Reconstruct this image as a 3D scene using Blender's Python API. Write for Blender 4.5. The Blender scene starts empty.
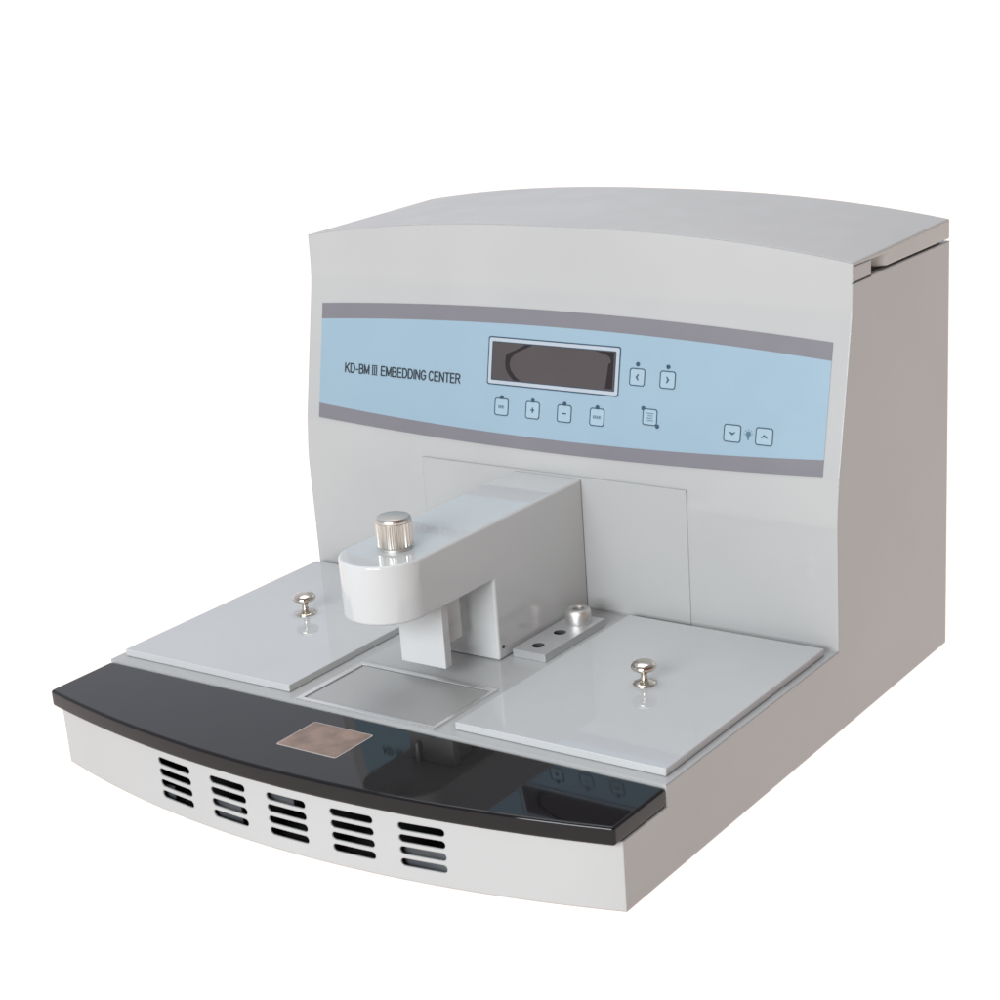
import bpy, bmesh, math, random
from mathutils import Vector, Matrix
random.seed(4)
S = 0.56                     # one machine width in metres
sc = bpy.context.scene
COL = sc.collection
PI = math.pi

# ------------------------------------------------------------------ materials
def nt_mat(name):
    m = bpy.data.materials.new(name); m.use_nodes = True
    nt = m.node_tree; b = nt.nodes['Principled BSDF']
    return m, nt, b

def paint(name, col, rough=.2, bevel=.0012, spec=.5, bump=.03, metallic=0, coat=0, var=.03, nscale=900, smudge=0, vscale=7):
    m, nt, b = nt_mat(name)
    N, L = nt.nodes, nt.links
    tc = N.new('ShaderNodeTexCoord')
    big = N.new('ShaderNodeTexNoise'); big.inputs['Scale'].default_value = vscale; big.inputs['Detail'].default_value = 4
    L.new(tc.outputs['Object'], big.inputs['Vector'])
    mr = N.new('ShaderNodeMapRange'); mr.inputs['To Min'].default_value = 1 - var; mr.inputs['To Max'].default_value = 1 + var
    mr.inputs['From Min'].default_value = .3; mr.inputs['From Max'].default_value = .7
    L.new(big.outputs['Fac'], mr.inputs['Value'])
    vm = N.new('ShaderNodeVectorMath'); vm.operation = 'SCALE'; vm.inputs[0].default_value = col
    L.new(mr.outputs['Result'], vm.inputs['Scale'])
    L.new(vm.outputs['Vector'], b.inputs['Base Color'])
    r2 = N.new('ShaderNodeTexNoise'); r2.inputs['Scale'].default_value = 28; r2.inputs['Detail'].default_value = 6
    L.new(tc.outputs['Object'], r2.inputs['Vector'])
    mr2 = N.new('ShaderNodeMapRange'); mr2.inputs['From Min'].default_value = .35; mr2.inputs['From Max'].default_value = .7
    mr2.inputs['To Min'].default_value = rough; mr2.inputs['To Max'].default_value = rough*1.35 + smudge
    L.new(r2.outputs['Fac'], mr2.inputs['Value']); L.new(mr2.outputs['Result'], b.inputs['Roughness'])
    b.inputs['Metallic'].default_value = metallic
    b.inputs['Specular IOR Level'].default_value = spec
    b.inputs['Coat Weight'].default_value = coat
    nrm = None
    if bevel:
        bv = N.new('ShaderNodeBevel'); bv.samples = 6; bv.inputs['Radius'].default_value = bevel
        nrm = bv.outputs['Normal']
    if bump:
        fn = N.new('ShaderNodeTexNoise'); fn.inputs['Scale'].default_value = nscale; fn.inputs['Detail'].default_value = 2
        L.new(tc.outputs['Object'], fn.inputs['Vector'])
        bp = N.new('ShaderNodeBump'); bp.inputs['Strength'].default_value = bump; bp.inputs['Distance'].default_value = .0004
        L.new(fn.outputs['Fac'], bp.inputs['Height'])
        if nrm: L.new(nrm, bp.inputs['Normal'])
        nrm = bp.outputs['Normal']
    if nrm: L.new(nrm, b.inputs['Normal'])
    return m

M = {}
M['shell']  = paint('shell_paint', (.388,.395,.392), rough=.09, bevel=.0022, spec=.36, bump=.012)
M['cover']  = paint('cover_paint', (.465,.478,.480), rough=.03, bevel=0, spec=.5, bump=0)
M['lid']    = paint('lid_paint', (.455,.453,.440), rough=.3, bevel=.0026, spec=.4)
M['arm']    = paint('arm_paint', (.505,.518,.517), rough=.045, bevel=0, spec=.5, bump=0)
M['black']  = paint('black_ledge', (.006,.0055,.0065), rough=.022, bevel=0, spec=.33, bump=0, var=.1, smudge=.035)
M['inner']  = paint('inner_black', (.012,.012,.013), rough=.6, bevel=0, bump=0)
M['inner_grey'] = paint('inner_sheet_grey', (.06,.066,.072), rough=.4, bevel=0, bump=0)
M['seam']   = paint('seam_grey', (.14,.14,.14), rough=.8, bevel=0, bump=0)
M['gap']    = paint('gap_dark', (.05,.05,.05), rough=.8, bevel=0, bump=0)
M['blue']   = paint('panel_blue', (.245,.350,.422), rough=.28, bevel=0, spec=.4, bump=.02, var=.012)
M['stripe'] = paint('panel_stripe', (.165,.162,.180), rough=.28, bevel=0, spec=.4, bump=.02, var=.02)
M['ink']    = paint('panel_ink', (.018,.05,.085), rough=.35, bevel=0, bump=0)
M['ink2']   = paint('lettering_ink', (.015,.022,.032), rough=.35, bevel=0, bump=0)
M['faint']  = paint('faint_ink', (.055,.12,.18), rough=.35, bevel=0, bump=0)
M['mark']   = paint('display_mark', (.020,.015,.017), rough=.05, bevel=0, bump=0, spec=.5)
M['key']    = paint('key_face', (.280,.386,.456), rough=.3, bevel=0, bump=0)
M['bezel']  = paint('screen_bezel', (.36,.41,.46), rough=.25, bevel=0, bump=0)
M['screen'] = paint('screen_glass', (.066,.057,.058), rough=.04, bevel=0, bump=0, spec=.6, var=.15)
M['nickel'] = paint('nickel', (.62,.57,.50), rough=.12, bevel=0, metallic=1, bump=0)
M['steel']  = paint('steel_screw', (.66,.65,.63), rough=.4, bevel=.0006, metallic=1, bump=0)
M['knurl']  = paint('knurled_metal', (.58,.56,.52), rough=.3, bevel=0, metallic=1, bump=0)
M['alu']    = paint('aluminium_bar', (.62,.63,.64), rough=.33, bevel=.0006, metallic=.7, bump=.05, nscale=700)
M['rim']    = paint('tray_rim', (.74,.74,.73), rough=.2, bevel=.0008, metallic=.8, bump=0)
M['lamp_window'] = paint('bronze_window', (.25,.170,.13), rough=.3, bevel=0, metallic=.3, bump=.06, nscale=260, var=.34, vscale=55)
M['outline'] = paint('window_outline', (.42,.38,.36), rough=.4, bevel=0, bump=0)

def plate_mat():
    m, nt, b = nt_mat('brushed_cold_plate'); N, L = nt.nodes, nt.links
    tc = N.new('ShaderNodeTexCoord')
    a = N.new('ShaderNodeTexNoise'); a.inputs['Scale'].default_value = 1500; a.inputs['Detail'].default_value = 3
    L.new(tc.outputs['Object'], a.inputs['Vector'])
    c = N.new('ShaderNodeTexNoise'); c.inputs['Scale'].default_value = 14; c.inputs['Detail'].default_value = 3
    L.new(tc.outputs['Object'], c.inputs['Vector'])
    mx = N.new('ShaderNodeMix'); mx.data_type = 'RGBA'
    mx.inputs['A'].default_value = (.38,.38,.37,1); mx.inputs['B'].default_value = (.56,.56,.55,1)
    L.new(a.outputs['Fac'], mx.inputs['Factor'])
    L.new(mx.outputs['Result'], b.inputs['Base Color'])
    b.inputs['Metallic'].default_value = .75; b.inputs['Roughness'].default_value = .52
    bp = N.new('ShaderNodeBump'); bp.inputs['Strength'].default_value = .25; bp.inputs['Distance'].default_value = .0004
    L.new(a.outputs['Fac'], bp.inputs['Height']); L.new(bp.outputs['Normal'], b.inputs['Normal'])
    return m
M['plate'] = plate_mat()

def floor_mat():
    # plain floor with an added glow, so the background stays white
    m, nt, b = nt_mat('glowing_white_floor')
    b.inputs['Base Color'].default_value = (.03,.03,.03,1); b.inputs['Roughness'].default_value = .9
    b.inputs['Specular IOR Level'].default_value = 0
    b.inputs['Emission Color'].default_value = (1.0,.905,.865,1); b.inputs['Emission Strength'].default_value = 1.16  # warm emission tint added to throw warm bounce onto the sides
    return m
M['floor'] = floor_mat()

# ------------------------------------------------------------------ mesh helpers
def weight(o):       # keeps the big flat faces flat next to their rounded edges
    md = o.modifiers.new('weighted_normal', 'WEIGHTED_NORMAL'); md.keep_sharp = True; md.mode = 'FACE_AREA'; md.weight = 90

def finish(name, bm, mat, parent=None, bevel=0, seg=3, smooth=True, ang=30, loc=(0,0,0), mats=None):
    """link a bmesh (in machine-width units) as one object"""
    bmesh.ops.recalc_face_normals(bm, faces=bm.faces)
    if bevel:
        ed = [e for e in bm.edges if len(e.link_faces) == 2 and e.calc_face_angle(0) > math.radians(35)]
        bmesh.ops.bevel(bm, geom=ed, offset=bevel, segments=seg, profile=.5, affect='EDGES', clamp_overlap=True)
    for v in bm.verts: v.co = v.co * S
    if smooth:
        for f in bm.faces: f.smooth = True
        for e in bm.edges:
            if len(e.link_faces) == 2 and e.calc_face_angle(0) > math.radians(ang): e.smooth = False
    me = bpy.data.meshes.new(name); bm.to_mesh(me); bm.free()
    o = bpy.data.objects.new(name, me)
    for m in (mats or [mat]): me.materials.append(m)
    COL.objects.link(o)
    if bevel: weight(o)
    o.location = Vector(loc) * S
    if parent is not None: o.parent = parent
    return o

def prism(bm, poly, f0, f1, mi=0):
    """poly: list of 2D points; f0,f1: functions 2D->3D for the two ends"""
    a = [bm.verts.new(f0(p)) for p in poly]; b = [bm.verts.new(f1(p)) for p in poly]
    n = len(poly); fs = [bm.faces.new(a[::-1]), bm.faces.new(b)]
    for i in range(n): fs.append(bm.faces.new((a[i], a[(i+1)%n], b[(i+1)%n], b[i])))
    for f in fs: f.material_index = mi
    return fs

def zprism(bm, poly, z0, z1, mi=0):
    return prism(bm, poly, lambda p:(p[0],p[1],z0), lambda p:(p[0],p[1],z1), mi)

def box(bm, x0,x1,y0,y1,z0,z1, mi=0):
    return zprism(bm, [(x0,y0),(x1,y0),(x1,y1),(x0,y1)], z0, z1, mi)

def circle(cx, cy, r, n=32):
    return [(cx+r*math.cos(2*PI*i/n), cy+r*math.sin(2*PI*i/n)) for i in range(n)]

def rrect(cx, cy, w, h, r, n=5):
    out = []
    for (sx, sy, a0) in ((1,1,0),(-1,1,90),(-1,-1,180),(1,-1,270)):
        for i in range(n+1):
            a = math.radians(a0 + 90*i/n)
            out.append((cx+sx*(w/2-r)+r*math.cos(a), cy+sy*(h/2-r)+r*math.sin(a)))
    return out

def lathe(bm, prof, cx, cy, n=40, rib=0, mi=0):
    rings = []
    for (r, z) in prof:
        ring = []
        for i in range(n):
            a = 2*PI*i/n
            rr = r
            ring.append(bm.verts.new((cx+rr*math.cos(a), cy+rr*math.sin(a), z)))
        rings.append(ring)
    for a, b in zip(rings, rings[1:]):
        for i in range(n): bm.faces.new((a[i], a[(i+1)%n], b[(i+1)%n], b[i])).material_index = mi
    bm.faces.new(rings[0][::-1]).material_index = mi; bm.faces.new(rings[-1]).material_index = mi

def boolean(o, cutters, op='DIFFERENCE'):
    for c in cutters:
        md = o.modifiers.new('b', 'BOOLEAN'); md.operation = op; md.object = c; md.solver = 'EXACT'
        md.material_mode = 'TRANSFER'
    bpy.context.view_layer.update()
    dg = bpy.context.evaluated_depsgraph_get()
    me = bpy.data.meshes.new_from_object(o.evaluated_get(dg))
    o.modifiers.clear(); old = o.data; o.data = me; me.name = o.name
    for c in cutters: bpy.data.objects.remove(c)
    return o

def resmooth(o, ang=30, bevel=0, seg=3, bang=35):
    bm = bmesh.new(); bm.from_mesh(o.data)
    bmesh.ops.remove_doubles(bm, verts=bm.verts, dist=1e-6)
    if bevel:
        bmesh.ops.dissolve_limit(bm, angle_limit=math.radians(.5), verts=bm.verts, edges=bm.edges)
        ed = [e for e in bm.edges if len(e.link_faces) == 2 and e.calc_face_angle(0) > math.radians(bang)]
        bmesh.ops.bevel(bm, geom=ed, offset=bevel*S, segments=seg, profile=.5, affect='EDGES', clamp_overlap=True)
    for f in bm.faces: f.smooth = True
    for e in bm.edges:
        e.smooth = not (len(e.link_faces) == 2 and e.calc_face_angle(0) > math.radians(ang))
    bm.to_mesh(o.data); bm.free(); weight(o)

# ------------------------------------------------------------------ the machine's outline
DECK = .1285; LEDGE0 = .0985; LEDGE1 = .125; LBACK = .107
def base_front(x): return -.074*(1-(2*x)**2)
def ledge_front(x): return -.018-.063*(1-(2*min(abs(x),.5))**2)
def top_arc(x): return .724-.0325*(2*abs(x))**2.4
XS = [-.5+i/96 for i in range(97)]
FACE = [(.606,.31),(.6066,.325),(.6078,.34),(.6094,.354),(.6112,.367),(.6126,.379),(.6142,.392),
        (.6337,.486),(.6532,.580),(.6556,.592),(.6582,.606),(.6606,.621),(.6624,.640),(.6632,.660)]
YR = 1.006

root = bpy.data.objects.new('embedding_machine', None); COL.objects.link(root)
root['label'] = 'white benchtop tissue embedding machine with blue control panel and black curved front ledge'
root['category'] = 'laboratory machine'

bm = bmesh.new(); rows = []
for x in XS:
    t = top_arc(x)
    prof = [(base_front(x),0),(base_front(x),LEDGE0),(LBACK,LEDGE0),(LBACK,DECK),(.606,DECK)] + FACE + \
           [(.6638,t),(.6665,t),(.6665,.6645),(YR,.6645),(YR,0)]
    rows.append([bm.verts.new((x,y,z)) for y,z in prof])
for a, b in zip(rows, rows[1:]):
    n = len(a)
    for i in range(n): bm.faces.new((a[i], b[i], b[(i+1)%n], a[(i+1)%n]))
bm.faces.new(rows[0][::-1]); bm.faces.new(rows[-1])
housing = finish('housing', bm, M['shell'], root, smooth=False)

# ventilation slots: five groups of four, and the dark hollow behind them
cut = bmesh.new()
def slot_poly(cx, cz, w, h, n=7):
    r = h/2; out = []
    for i in range(n+1):
        a = -PI/2 + PI*i/n; out.append((cx+w/2-r+r*math.cos(a), cz+r*math.sin(a)))
    for i in range(n+1):
        a = PI/2 + PI*i/n; out.append((cx-w/2+r+r*math.cos(a), cz+r*math.sin(a)))
    return out
for gx in (-.2095,-.0985,.0108,.1206,.2282):
    for k in range(4):
        prism(cut, slot_poly(gx, .0787-.0174*k, .0690, .0112), lambda p:(p[0],-.15,p[1]), lambda p:(p[0],.02,p[1]))
cutter = finish('slot_cutter', cut, M['shell'], smooth=False)
cav = bmesh.new()
poly = [(x, base_front(x)+.0028) for x in [-.3+i*.6/30 for i in range(31)]] + [(.3,.4),(-.3,.4)]
zprism(cav, poly, .008, .0935)
cavity = finish('hollow_cutter', cav, M['inner'], smooth=False)
g = bmesh.new(); box(g, .4985, .51, .655, .7235, .6628, .6644)
groove = finish('groove_cutter', g, M['seam'], smooth=False)
boolean(housing, [cavity]); boolean(housing, [cutter]); boolean(housing, [groove])
resmooth(housing, 24)

# things one glimpses through the slots
for q in ((-.270,-.232,-.045,-.043,.009,.034), (-.160,-.090,-.058,-.056,.009,.042), (-.030,.014,-.062,-.060,.066,.090), (.190,.262,-.050,-.048,.009,.048)):
    bm = bmesh.new(); box(bm, *q)
    finish('inner_bracket', bm, M['inner_grey'], root, smooth=False)

# ------------------------------------------------------------------ top lid
LY0, LY1 = .6675, 1.007
def lid_z(x, y): return top_arc(x) + .0065*(y-LY0)/(LY1-LY0)
bm = bmesh.new()
XL = [-.5+i/80 for i in range(81)]; rings = []
for y in (LY0, LY1):
    rings.append([bm.verts.new((x,y,lid_z(x,y))) for x in XL] + [bm.verts.new((.5,y,.6678)), bm.verts.new((-.5,y,.6678))])
n = len(rings[0])
for i in range(n): bm.faces.new((rings[0][i], rings[0][(i+1)%n], rings[1][(i+1)%n], rings[1][i]))
bm.faces.new(rings[0][::-1]); bm.faces.new(rings[1])
lid = finish('top_lid', bm, M['lid'], root, smooth=False)
cs = []
for s_ in (-1, 1):      # finger notch at each front corner of the lid
    bm = bmesh.new()
    zprism(bm, [(s_*.53,.65),(s_*.53,.777),(s_*.5,.777),(s_*.476,.748),(s_*.476,.65)], .65, .6868)
    cs.append(finish('notch_cutter', bm, M['lid'], smooth=False))
boolean(lid, cs); resmooth(lid, 30, bevel=.0042, seg=4, bang=45)
for s_ in (-1, 1):
    bm = bmesh.new()
    pl = [(s_*.4998,.6668),(s_*.4998,.7228),(s_*.4775,.7228),(s_*.4775,.6668)]
    prism(bm, pl, lambda p:(p[0],p[1],.6652), lambda p:(p[0],p[1],.6866))
    finish('hinge_strip', bm, M['shell'], lid, smooth=False)
bm = bmesh.new(); box(bm, -.488,.488,.735,.995,.6648,.6684)  # dark block added so the gap under the lid stays dark
finish('added_lid_gap_block', bm, M['gap'], lid, smooth=False)

# ------------------------------------------------------------------ control panel (tilted plane)
DY, DZ = .0390, .1880; LL = math.hypot(DY, DZ)
def PP(x, v, w=0): return (x, .6142+DY/LL*v - DZ/LL*w, .392+DZ/LL*v + DY/LL*w)
def psheet(bm, poly, w0, w1, mi=0): return prism(bm, poly, lambda p:PP(p[0],p[1],w0), lambda p:PP(p[0],p[1],w1), mi)
def ring(bm, outer, inner, w0, w1, mi=0):
    n = len(outer)
    O1=[bm.verts.new(PP(*p,w1)) for p in outer]; I1=[bm.verts.new(PP(*p,w1)) for p in inner]
    O0=[bm.verts.new(PP(*p,w0)) for p in outer]; I0=[bm.verts.new(PP(*p,w0)) for p in inner]
    for i in range(n):
        j=(i+1)%n
        for f in ((O1[i],O1[j],I1[j],I1[i]),(O0[j],O0[i],I0[i],I0[j]),(O0[i],O0[j],O1[j],O1[i]),(I1[i],I1[j],I0[j],I0[i])):
            bm.faces.new(f).material_index = mi
def bulge(x): return 1-(x/.4735)**2
NX = 48
xs = [-.4735+.947*i/NX for i in range(NX+1)]
def band(fa, fb): return [(x, fa(x)) for x in xs] + [(x, fb(x)) for x in reversed(xs)]
tU=lambda x:.1915+.0155*bulge(x); tL=lambda x:.1655+.0165*bulge(x)
bU=lambda x:.0240-.0170*bulge(x); bL=lambda x:-.0005-.0135*bulge(x)
bm = bmesh.new(); psheet(bm, band(bU, tL), -.002, .0008)
panel = finish('control_panel', bm, M['blue'], root, smooth=False)
for nm, fa, fb in (('stripe', tL, tU), ('stripe', bL, bU)):
    bm = bmesh.new(); psheet(bm, band(fa, fb), -.002, .0008); finish(nm, bm, M['stripe'], panel, smooth=False)

# display
bm = bmesh.new()
cx, cv = -.0018, .1221
ring(bm, rrect(cx,cv,.2475,.0765,.004), rrect(cx,cv,.2435,.0725,.003), .0006, .0013, 1)
ring(bm, rrect(cx,cv,.2435,.0725,.003), rrect(cx,cv,.2325,.0615,.002), .0006, .0013, 0)
ring(bm, rrect(cx,cv,.2325,.0615,.002), rrect(cx,cv,.2305,.0595,.0015), .0006, .0013, 1)
finish('screen_frame', bm, None, panel, smooth=False, mats=[M['bezel'], M['ink']])
bm = bmesh.new(); psheet(bm, rrect(cx,cv,.2305,.0595,.0015), .0004, .00105)
finish('screen', bm, M['screen'], panel, smooth=False)
def curved_sheet(pts, nm='display_mark'):       # dark curved sheets laid on the display
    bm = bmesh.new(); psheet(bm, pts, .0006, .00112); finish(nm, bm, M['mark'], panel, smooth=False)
def sp(u, v): return (-.1170+u*.2305, .0924+v*.0595)
curved_sheet([sp(*q) for q in ((.27,.985),(.33,.985),(.27,.88),(.19,.74),(.155,.60),(.145,.45),(.16,.28),(.20,.12),(.245,.015),(.185,.015),(.145,.14),(.115,.30),(.108,.50),(.115,.70),(.19,.82))])
curved_sheet([sp(*q) for q in ((.83,.985),(.985,.985),(.985,.04),(.925,.04),(.93,.12),(.945,.68),(.965,.72),(.955,.84),(.92,.92))])

def seg(bm, a, b, t, w0=.0012, w1=.0016, mi=0):
    d = Vector((b[0]-a[0], b[1]-a[1])); d.normalize(); n = Vector((-d.y, d.x))*t/2
    psheet(bm, [(a[0]+n.x,a[1]+n.y),(a[0]-n.x,a[1]-n.y),(b[0]-n.x,b[1]-n.y),(b[0]+n.x,b[1]+n.y)], w0, w1, mi)
def button(cx, cv, w, h, icon, dots):
    bm = bmesh.new()
    ring(bm, rrect(cx,cv,w,h,.0045), rrect(cx,cv,w-.0032,h-.0032,.0032), .0006, .0014, 0)
    psheet(bm, rrect(cx,cv,w-.0032,h-.0032,.0032), .0006, .0011, 1)
    for dx, dv in dots: psheet(bm, circle(cx+dx, cv+dv, .0033, 16), .0012, .0019, 0)
    u = .0052
    if icon == '+':
        seg(bm,(cx-u*.7,cv),(cx+u*.7,cv),.0019); seg(bm,(cx,cv-u*.8),(cx,cv-.00096),.0019); seg(bm,(cx,cv+.00096),(cx,cv+u*.8),.0019)
    elif icon == '-': seg(bm,(cx-u*.7,cv),(cx+u*.7,cv),.0019)
    elif icon == '<': psheet(bm,[(cx-.003,cv),(cx+.0018,cv+.0055),(cx+.0024,cv+.0035),(cx+.0002,cv),(cx+.0024,cv-.0035),(cx+.0018,cv-.0055)],.0012,.0016)
    elif icon == '>': psheet(bm,[(cx+.003,cv),(cx-.0018,cv+.0055),(cx-.0024,cv+.0035),(cx-.0002,cv),(cx-.0024,cv-.0035),(cx-.0018,cv-.0055)],.0012,.0016)
    elif icon == 'v': psheet(bm,[(cx,cv-.003),(cx+.0055,cv+.0018),(cx+.0045,cv+.0024),(cx,cv+.0006),(cx-.0045,cv+.0024),(cx-.0055,cv+.0018)],.0012,.0016)
    elif icon == '^': psheet(bm,[(cx,cv+.003),(cx+.0055,cv-.0018),(cx+.0045,cv-.0024),(cx,cv-.0006),(cx-.0045,cv-.0024),(cx-.0055,cv-.0018)],.0012,.0016)
    elif icon == 'list':
        for k,(a,b) in enumerate(((-.006,.006),(-.0035,.005),(-.006,.0045),(-.004,.006))):
            seg(bm,(cx+a,cv+.0056-.0036*k),(cx+b,cv+.0056-.0036*k),.0011, mi=2)
    elif icon in ('w3','w4'):
        n = 3 if icon == 'w3' else 4
        for k in range(n):
            x0 = cx+(k-(n-1)/2)*.0038
            for q in (-.0018,0,.0018): seg(bm,(x0-.0013,cv+q),(x0+.0013,cv+q),.0007, mi=2)
            seg(bm,(x0-.0013-.0002*(k%2),cv-.0022),(x0-.0013-.0002*(k%2),cv+.0022),.0007,.0016,.0018, mi=2)
    finish('button', bm, None, panel, smooth=False, mats=[M['ink'], M['key'], M['faint']])
D = [(0,.0152)]
button(-.0950,.0500,.0270,.0280,'w3',D); button(-.0350,.0500,.0270,.0280,'+',D)
button(.0250,.0500,.0270,.0280,'-',D);   button(.0855,.0500,.0270,.0280,'w4',D)
button(.1535,.1170,.0275,.0270,'<',[(0,.0195)]); button(.2070,.1170,.0275,.0270,'>',[(0,.0195)])
button(.1800,.0588,.0260,.0255,'list',[(-.0125,.0125),(.0140,-.0130)])
button(.3225,.0480,.0290,.0265,'v',[]); button(.3755,.0480,.0290,.0265,'^',[])
bm = bmesh.new()
psheet(bm, circle(.3492,.0492,.0042,14), .0006,.0012); psheet(bm, [(.3475,.0455),(.3509,.0455),(.3500,.0405),(.3484,.0405)], .0006,.0012)
for k in range(5):
    a = PI*k/4; seg(bm,(.3492+.0054*math.cos(a),.0492+.0054*math.sin(a)),(.3492+.0072*math.cos(a),.0492+.0072*math.sin(a)),.0008)
finish('lamp_symbol', bm, M['faint'], panel, smooth=False)

# lettering, drawn as even strokes like the printed sans capitals
def arc(cx, cy, rx, ry, a0, a1, n=10): return [(cx+rx*math.cos(math.radians(a0+(a1-a0)*i/n)), cy+ry*math.sin(math.radians(a0+(a1-a0)*i/n))) for i in range(n+1)]
GL = {
 'K': (.66, [[(0,0),(0,1)], [(.64,1),(.02,.40)], [(.22,.60),(.66,0)]]),
 'D': (.66, [[(0,0),(0,1),(.30,1)]+arc(.30,.5,.36,.5,90,-90,14)+[(0,0)]]),
 '-': (.30, [[(0,.38),(.30,.38)]]),
 'B': (.62, [[(0,0),(0,1),(.34,1)]+arc(.34,.765,.24,.235,90,-90)+[(0,.53)], [(.34,.53)]+arc(.36,.265,.26,.265,90,-90)+[(0,0)]]),
 'M': (.76, [[(0,0),(0,1),(.38,.08),(.76,1),(.76,0)]]),
 'E': (.58, [[(.58,0),(0,0),(0,1),(.56,1)], [(0,.53),(.52,.53)]]),
 'I': (.02, [[(.01,0),(.01,1)]]),
 'N': (.64, [[(0,0),(0,1),(.64,0),(.64,1)]]),
 'G': (.72, [arc(.36,.5,.36,.5,42,330,22)+[(.70,.24),(.70,.47),(.40,.47)]]),
 'C': (.68, [arc(.36,.5,.36,.5,42,318,22)]),
 'T': (.64, [[(0,1),(.64,1)], [(.32,0),(.32,1)]]),
 'R': (.66, [[(0,0),(0,1),(.38,1)]+arc(.38,.75,.24,.25,90,-90)+[(0,.50)], [(.36,.50),(.66,0)]]),
}
def put_text(bm, txt, x0, x1, v0, h, t):
    gap = .27
    tot = sum(GL[c][0] for c in txt) + gap*(len(txt)-1)
    k = (x1-x0)/tot; x = x0; lvl = 0
    for c in txt:
        w_, strokes = GL[c]
        for st in strokes:
            for a, b in zip(st, st[1:]):
                p = (x+a[0]*k, v0+a[1]*h); q = (x+b[0]*k, v0+b[1]*h)
                if math.hypot(p[0]-q[0], p[1]-q[1]) < 1e-6: continue
                lvl = (lvl+1) % 7
                d = Vector((q[0]-p[0], q[1]-p[1])).normalized()*t*.35
                seg(bm, (p[0]-d.x,p[1]-d.y), (q[0]+d.x,q[1]+d.y), t, .0009, .00130+.00004*lvl)
        x += (w_+gap)*k
TV, TH, TT = .0804, .0144, .0023
bm = bmesh.new()
put_text(bm, 'KD-BM', -.4185, -.3678, TV, TH, TT)
put_text(bm, 'EMBEDDING', -.3415, -.2490, TV, TH, TT)
put_text(bm, 'CENTER', -.2420, -.1795, TV, TH, TT)
for k in range(3): seg(bm,(-.3600+.0041*k,TV+.0010),(-.3600+.0041*k,TV+TH-.0010),.0021,.0010,.0013)
for q in (TV-.0003,TV+TH+.0003): seg(bm,(-.3616,q),(-.3501,q),.0016,.0010,.00145)
finish('lettering', bm, M['ink2'], panel, smooth=False)

# ------------------------------------------------------------------ black front ledge
bm = bmesh.new()
n = 64
poly = [(-.4995+.999*i/n, ledge_front(-.4995+.999*i/n)) for i in range(n+1)] + [(.4995,LBACK-.0015),(-.4995,LBACK-.0015)]
zprism(bm, poly, LEDGE0+.0004, LEDGE1)
ledge = finish('front_ledge', bm, M['black'], root, bevel=.0045, seg=4, ang=40)
bm = bmesh.new()
poly = rrect(.0012,.0265,.1070,.0830,.004)
poly2 = rrect(.0012,.0265,.1030,.0790,.003)
zprism(bm, poly, LEDGE1-.0005, LEDGE1+.0003, 1); zprism(bm, poly2, LEDGE1+.0002, LEDGE1+.0006, 0)
finish('heated_window', bm, None, ledge, smooth=False, mats=[M['lamp_window'], M['outline']])

# ------------------------------------------------------------------ deck: covers with knobs
def cover(s, knob_xy):
    xa, xb = sorted((s*.151, s*.4875))
    bm = bmesh.new(); box(bm, xa, xb, .1275, .583, DECK+.0004, .1400)
    c = finish('cover', bm, M['cover'], root, bevel=.0013, seg=3)
    bm = bmesh.new(); z = .1397; kx, ky = knob_xy
    prof = [(.0192,z),(.0196,z+.0012),(.0188,z+.0028),(.0125,z+.0050),(.0075,z+.0078),(.0058,z+.0120),(.0055,z+.0175),(.0066,z+.0215),
            (.0120,z+.0240),(.0190,z+.0262),(.0214,z+.0290),(.0210,z+.0318),(.0190,z+.0350),(.0150,z+.0378),(.0085,z+.0395),(.002,z+.0400)]
    prof = [(a*.87, .1397+(b-.1397)*.9) for a, b in prof]
    lathe(bm, prof, kx, ky)
    finish('knob', bm, M['nickel'], c, ang=60)
    return c
cover(-1, (-.3290,.3715)); cover(1, (.3172,.3560))

# ------------------------------------------------------------------ cold plate in front of the arm
bm = bmesh.new()
o_ = [(-.1255,.1110),(.1255,.1110),(.1255,.2650),(-.1255,.2650)]
i_ = [(-.1165,.1195),(.1185,.1195),(.1185,.2560),(-.1165,.2560)]
z1, z0 = DECK+.0030, DECK-.0005
V=[[bm.verts.new((*p,z)) for p in q] for q,z in ((o_,z0),(o_,z1),(i_,z1),(i_,z0))]
for a,b in zip(V,V[1:]+V[:1]):
    for i in range(4): bm.faces.new((a[i],a[(i+1)%4],b[(i+1)%4],b[i]))
rim = finish('specimen_tray', bm, M['rim'], root, bevel=.0008, seg=2)
bm = bmesh.new(); box(bm, -.1163,.1183,.1197,.2558,DECK-.0004,DECK+.0012); finish('metal_plate', bm, M['plate'], rim, smooth=False)

bm = bmesh.new()
for q in ((-.1166,-.1146,.1196,.2559),(.1166,.1186,.1196,.2559),(-.1146,.1166,.2545,.2559)): box(bm, *q, DECK-.0003, DECK+.0016)  # dark strips stand in for the shade between rim and plate
finish('recess_shade_strip', bm, M['seam'], rim, smooth=False)

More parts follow.
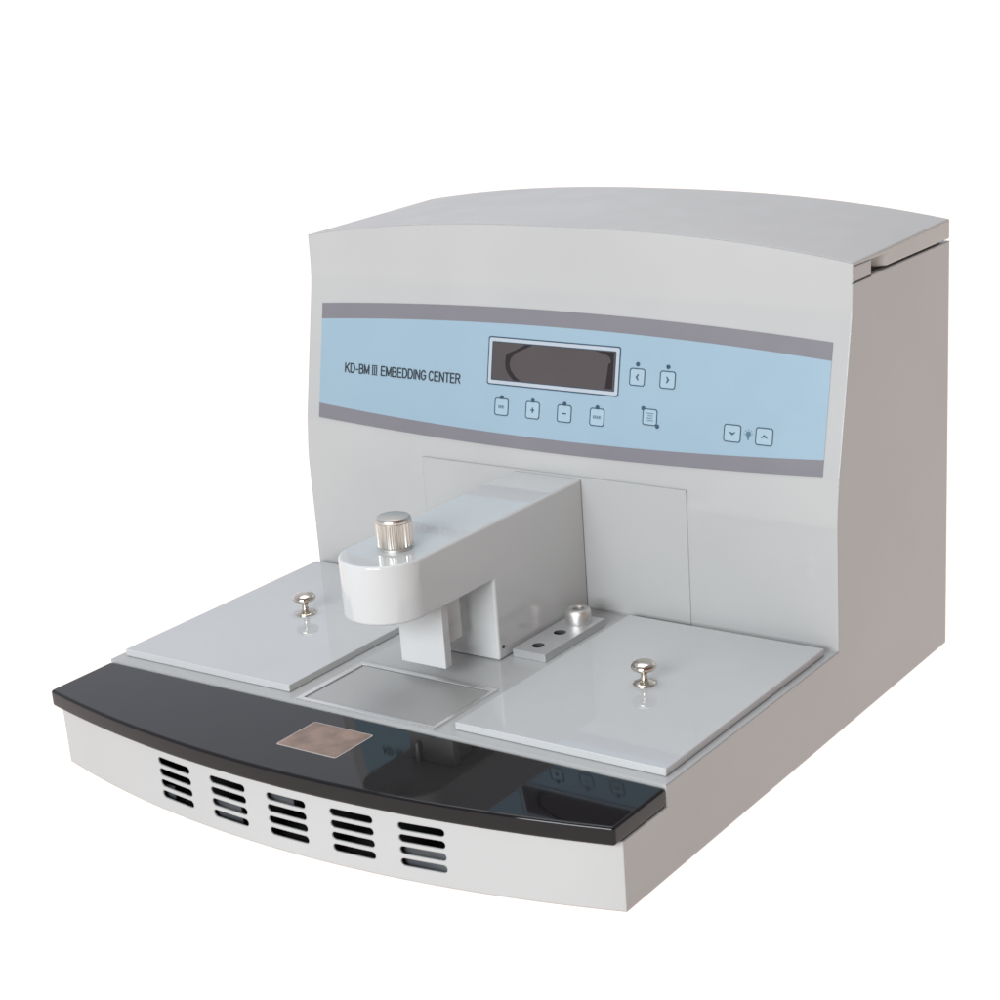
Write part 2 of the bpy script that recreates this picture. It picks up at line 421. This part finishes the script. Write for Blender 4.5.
# ------------------------------------------------------------------ dispensing arm
AX0, AX1, AZ0, AZ1 = -.0670, .0620, .2575, .3445
R_ = (AX1-AX0)/2; ACX = (AX0+AX1)/2; ACY = .1290+R_
bm = bmesh.new()
foot = [(ACX+R_*math.cos(PI+PI*i/40), ACY+R_*math.sin(PI+PI*i/40)) for i in range(41)] + [(AX1,.6050),(AX0,.6050)]
zprism(bm, foot, DECK+.0005, AZ1)
arm = finish('dispensing_arm', bm, M['arm'], root, smooth=False)
bm = bmesh.new(); box(bm, -.2,.2,.0,.3595,.05,AZ0)
boolean(arm, [finish('under_cutter', bm, M['arm'], smooth=False)])
resmooth(arm, 40, bevel=.0042, seg=4)
# knurled thumb screw
def gear(bm, cx, cy, z0, z1, r, teeth, depth):
    n = teeth*4; poly=[]
    for i in range(n):
        a = 2*PI*i/n; k = i % 4
        rr = r if k in (0,1) else r-depth
        poly.append((cx+rr*math.cos(a), cy+rr*math.sin(a)))
    zprism(bm, poly, z0, z1)
bm = bmesh.new(); kx, ky = .0010, .2165
gear(bm, kx, ky, AZ1+.0062, AZ1+.0400, .0262, 26, .0020)
lathe(bm, [(.0235,AZ1+.0040),(.0250,AZ1+.0062)], kx, ky, 48)
lathe(bm, [(.0252,AZ1+.0400),(.0258,AZ1+.0425),(.0252,AZ1+.0452),(.0232,AZ1+.0475),(.0200,AZ1+.0486)], kx, ky, 48)
finish('thumb_screw', bm, M['knurl'], arm, ang=30)
bm = bmesh.new(); lathe(bm, [(.0225,AZ1-.0005),(.0225,AZ1+.0041)], kx, ky, 40)  # ring added to stand in for the reflection under the thumb screw
finish('reflection_ring', bm, M['steel'], arm, ang=40)
# dispensing lever, valve block, nozzle
bm = bmesh.new(); box(bm, -.0420,.0400,.2570,.2730,.1500,AZ0-.0003)
lever = finish('dispensing_lever', bm, M['arm'], arm, bevel=.0016, seg=3)
bm = bmesh.new(); box(bm, -.0300,.0300,.2733,.3150,.1800,AZ0-.0004); finish('valve_block', bm, M['arm'], arm, bevel=.0012)
bm = bmesh.new(); lathe(bm, [(.0022,.226),(.0038,.229),(.0038,AZ0+.002)], -.0215,.2500, 16)
finish('nozzle', bm, M['steel'], arm)
bm = bmesh.new()
prism(bm, circle(.3705,.1485,.0030,20), lambda p:(AX1-.001,p[0],p[1]), lambda p:(AX1+.0008,p[0],p[1]))
finish('side_screw', bm, M['gap'], arm)

# aluminium bar with holes and a socket-head screw beside the arm
bm = bmesh.new(); box(bm, .0690,.1275,.3840,.5500,DECK+.0003,.1412)
bar = finish('mounting_bar', bm, M['alu'], root, smooth=False)
cs = []
for hy in (.4125,.4715):
    bm = bmesh.new(); zprism(bm, circle(.0960,hy,.0098,28), .131,.16)
    cs.append(finish('hole_cutter', bm, M['gap'], smooth=False))
boolean(bar, cs); resmooth(bar, 30)
bm = bmesh.new(); z=.1413
lathe(bm, [(.0195,z),(.0200,z+.001),(.0200,z+.0170),(.0185,z+.0212),(.0165,z+.0228),(.0098,z+.0228),(.0092,z+.0222),(.0092,z+.0120)], .0985,.5210, 40)
finish('cap_screw', bm, M['steel'], bar, ang=35)

# thin cover plate on the wall behind the arm
bm = bmesh.new(); box(bm, -.2510,.2505,.6047,.6068,.1300,.3475)
finish('wall_plate', bm, M['shell'], root, bevel=.0010, seg=2)

# ------------------------------------------------------------------ the white floor, made to glow
bm = bmesh.new()
X0, X1 = -120, 120
prof = [(-120,0),(0,0),(120,0)]
A=[bm.verts.new((X0,y,z-.0006)) for y,z in prof]; B=[bm.verts.new((X1,y,z-.0006)) for y,z in prof]
for i in range(len(prof)-1): bm.faces.new((A[i],B[i],B[i+1],A[i+1]))
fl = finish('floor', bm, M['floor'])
for p in fl.data.polygons: pass
fl['kind'] = 'structure'

# ------------------------------------------------------------------ light
w = bpy.data.worlds.new('World'); sc.world = w; w.use_nodes = True
N, L = w.node_tree.nodes, w.node_tree.links
bg = N['Background']; tc = N.new('ShaderNodeTexCoord'); sx = N.new('ShaderNodeSeparateXYZ')
L.new(tc.outputs['Generated'], sx.inputs[0])
mr = N.new('ShaderNodeMapRange'); mr.inputs['From Min'].default_value=-1; mr.inputs['From Max'].default_value=1
ma = N.new('ShaderNodeMath'); ma.operation = 'MULTIPLY'; ma.inputs[1].default_value = .90; L.new(sx.outputs['X'], ma.inputs[0])
mb = N.new('ShaderNodeMath'); mb.operation = 'MULTIPLY_ADD'; mb.inputs[1].default_value = -.43; L.new(sx.outputs['Y'], mb.inputs[0]); L.new(ma.outputs[0], mb.inputs[2])
L.new(mb.outputs[0], mr.inputs['Value'])
cr = N.new('ShaderNodeValToRGB'); e = cr.color_ramp.elements
e[0].position=.0; e[0].color=(.80,.82,.90,1); e[1].position=1; e[1].color=(.26,.09,.03,1)
k = e.new(.46); k.color=(.38,.39,.43,1); k = e.new(.72); k.color=(.30,.31,.35,1); k = e.new(.86); k.color=(.18,.11,.075,1)
L.new(mr.outputs['Result'], cr.inputs['Fac']); L.new(cr.outputs['Color'], bg.inputs['Color']); bg.inputs['Strength'].default_value = 1.0

def area(name, loc, target, size, power, col=(1,1,1)):
    l = bpy.data.lights.new(name, 'AREA'); l.shape='RECTANGLE'; l.size=size[0]; l.size_y=size[1]; l.energy=power; l.color=col
    o = bpy.data.objects.new(name, l); COL.objects.link(o); o.location = loc
    o.rotation_euler = (Vector(target)-Vector(loc)).to_track_quat('-Z','Y').to_euler(); return o
area('overhead_softbox', (-.2,.3,1.9), (0,.3,0), (1.6,1.6), 16)
area('front_softbox', (.34,-2.2,.92), (0,.3,.16), (1.4,1.1), 70, (.965,1,1.03))

# ------------------------------------------------------------------ camera
cam = bpy.data.cameras.new('camera'); co = bpy.data.objects.new('camera', cam); COL.objects.link(co)
cam.sensor_width = 36; cam.lens = 36*1.89325
cam.shift_x = -.0675; cam.shift_y = .09385; cam.clip_end = 100; cam.clip_start=.05
co.location = Vector((1.6439,-1.7440,1.1819))*S
co.rotation_euler = (1.2226,.0589,.5828)
sc.camera = co
sc.render.engine = 'CYCLES'
sc.cycles.use_denoising = True
sc.cycles.max_bounces = 8
sc.view_settings.view_transform = 'Standard'; sc.view_settings.look = 'None'
sc.view_settings.exposure = 0; sc.view_settings.gamma = 1
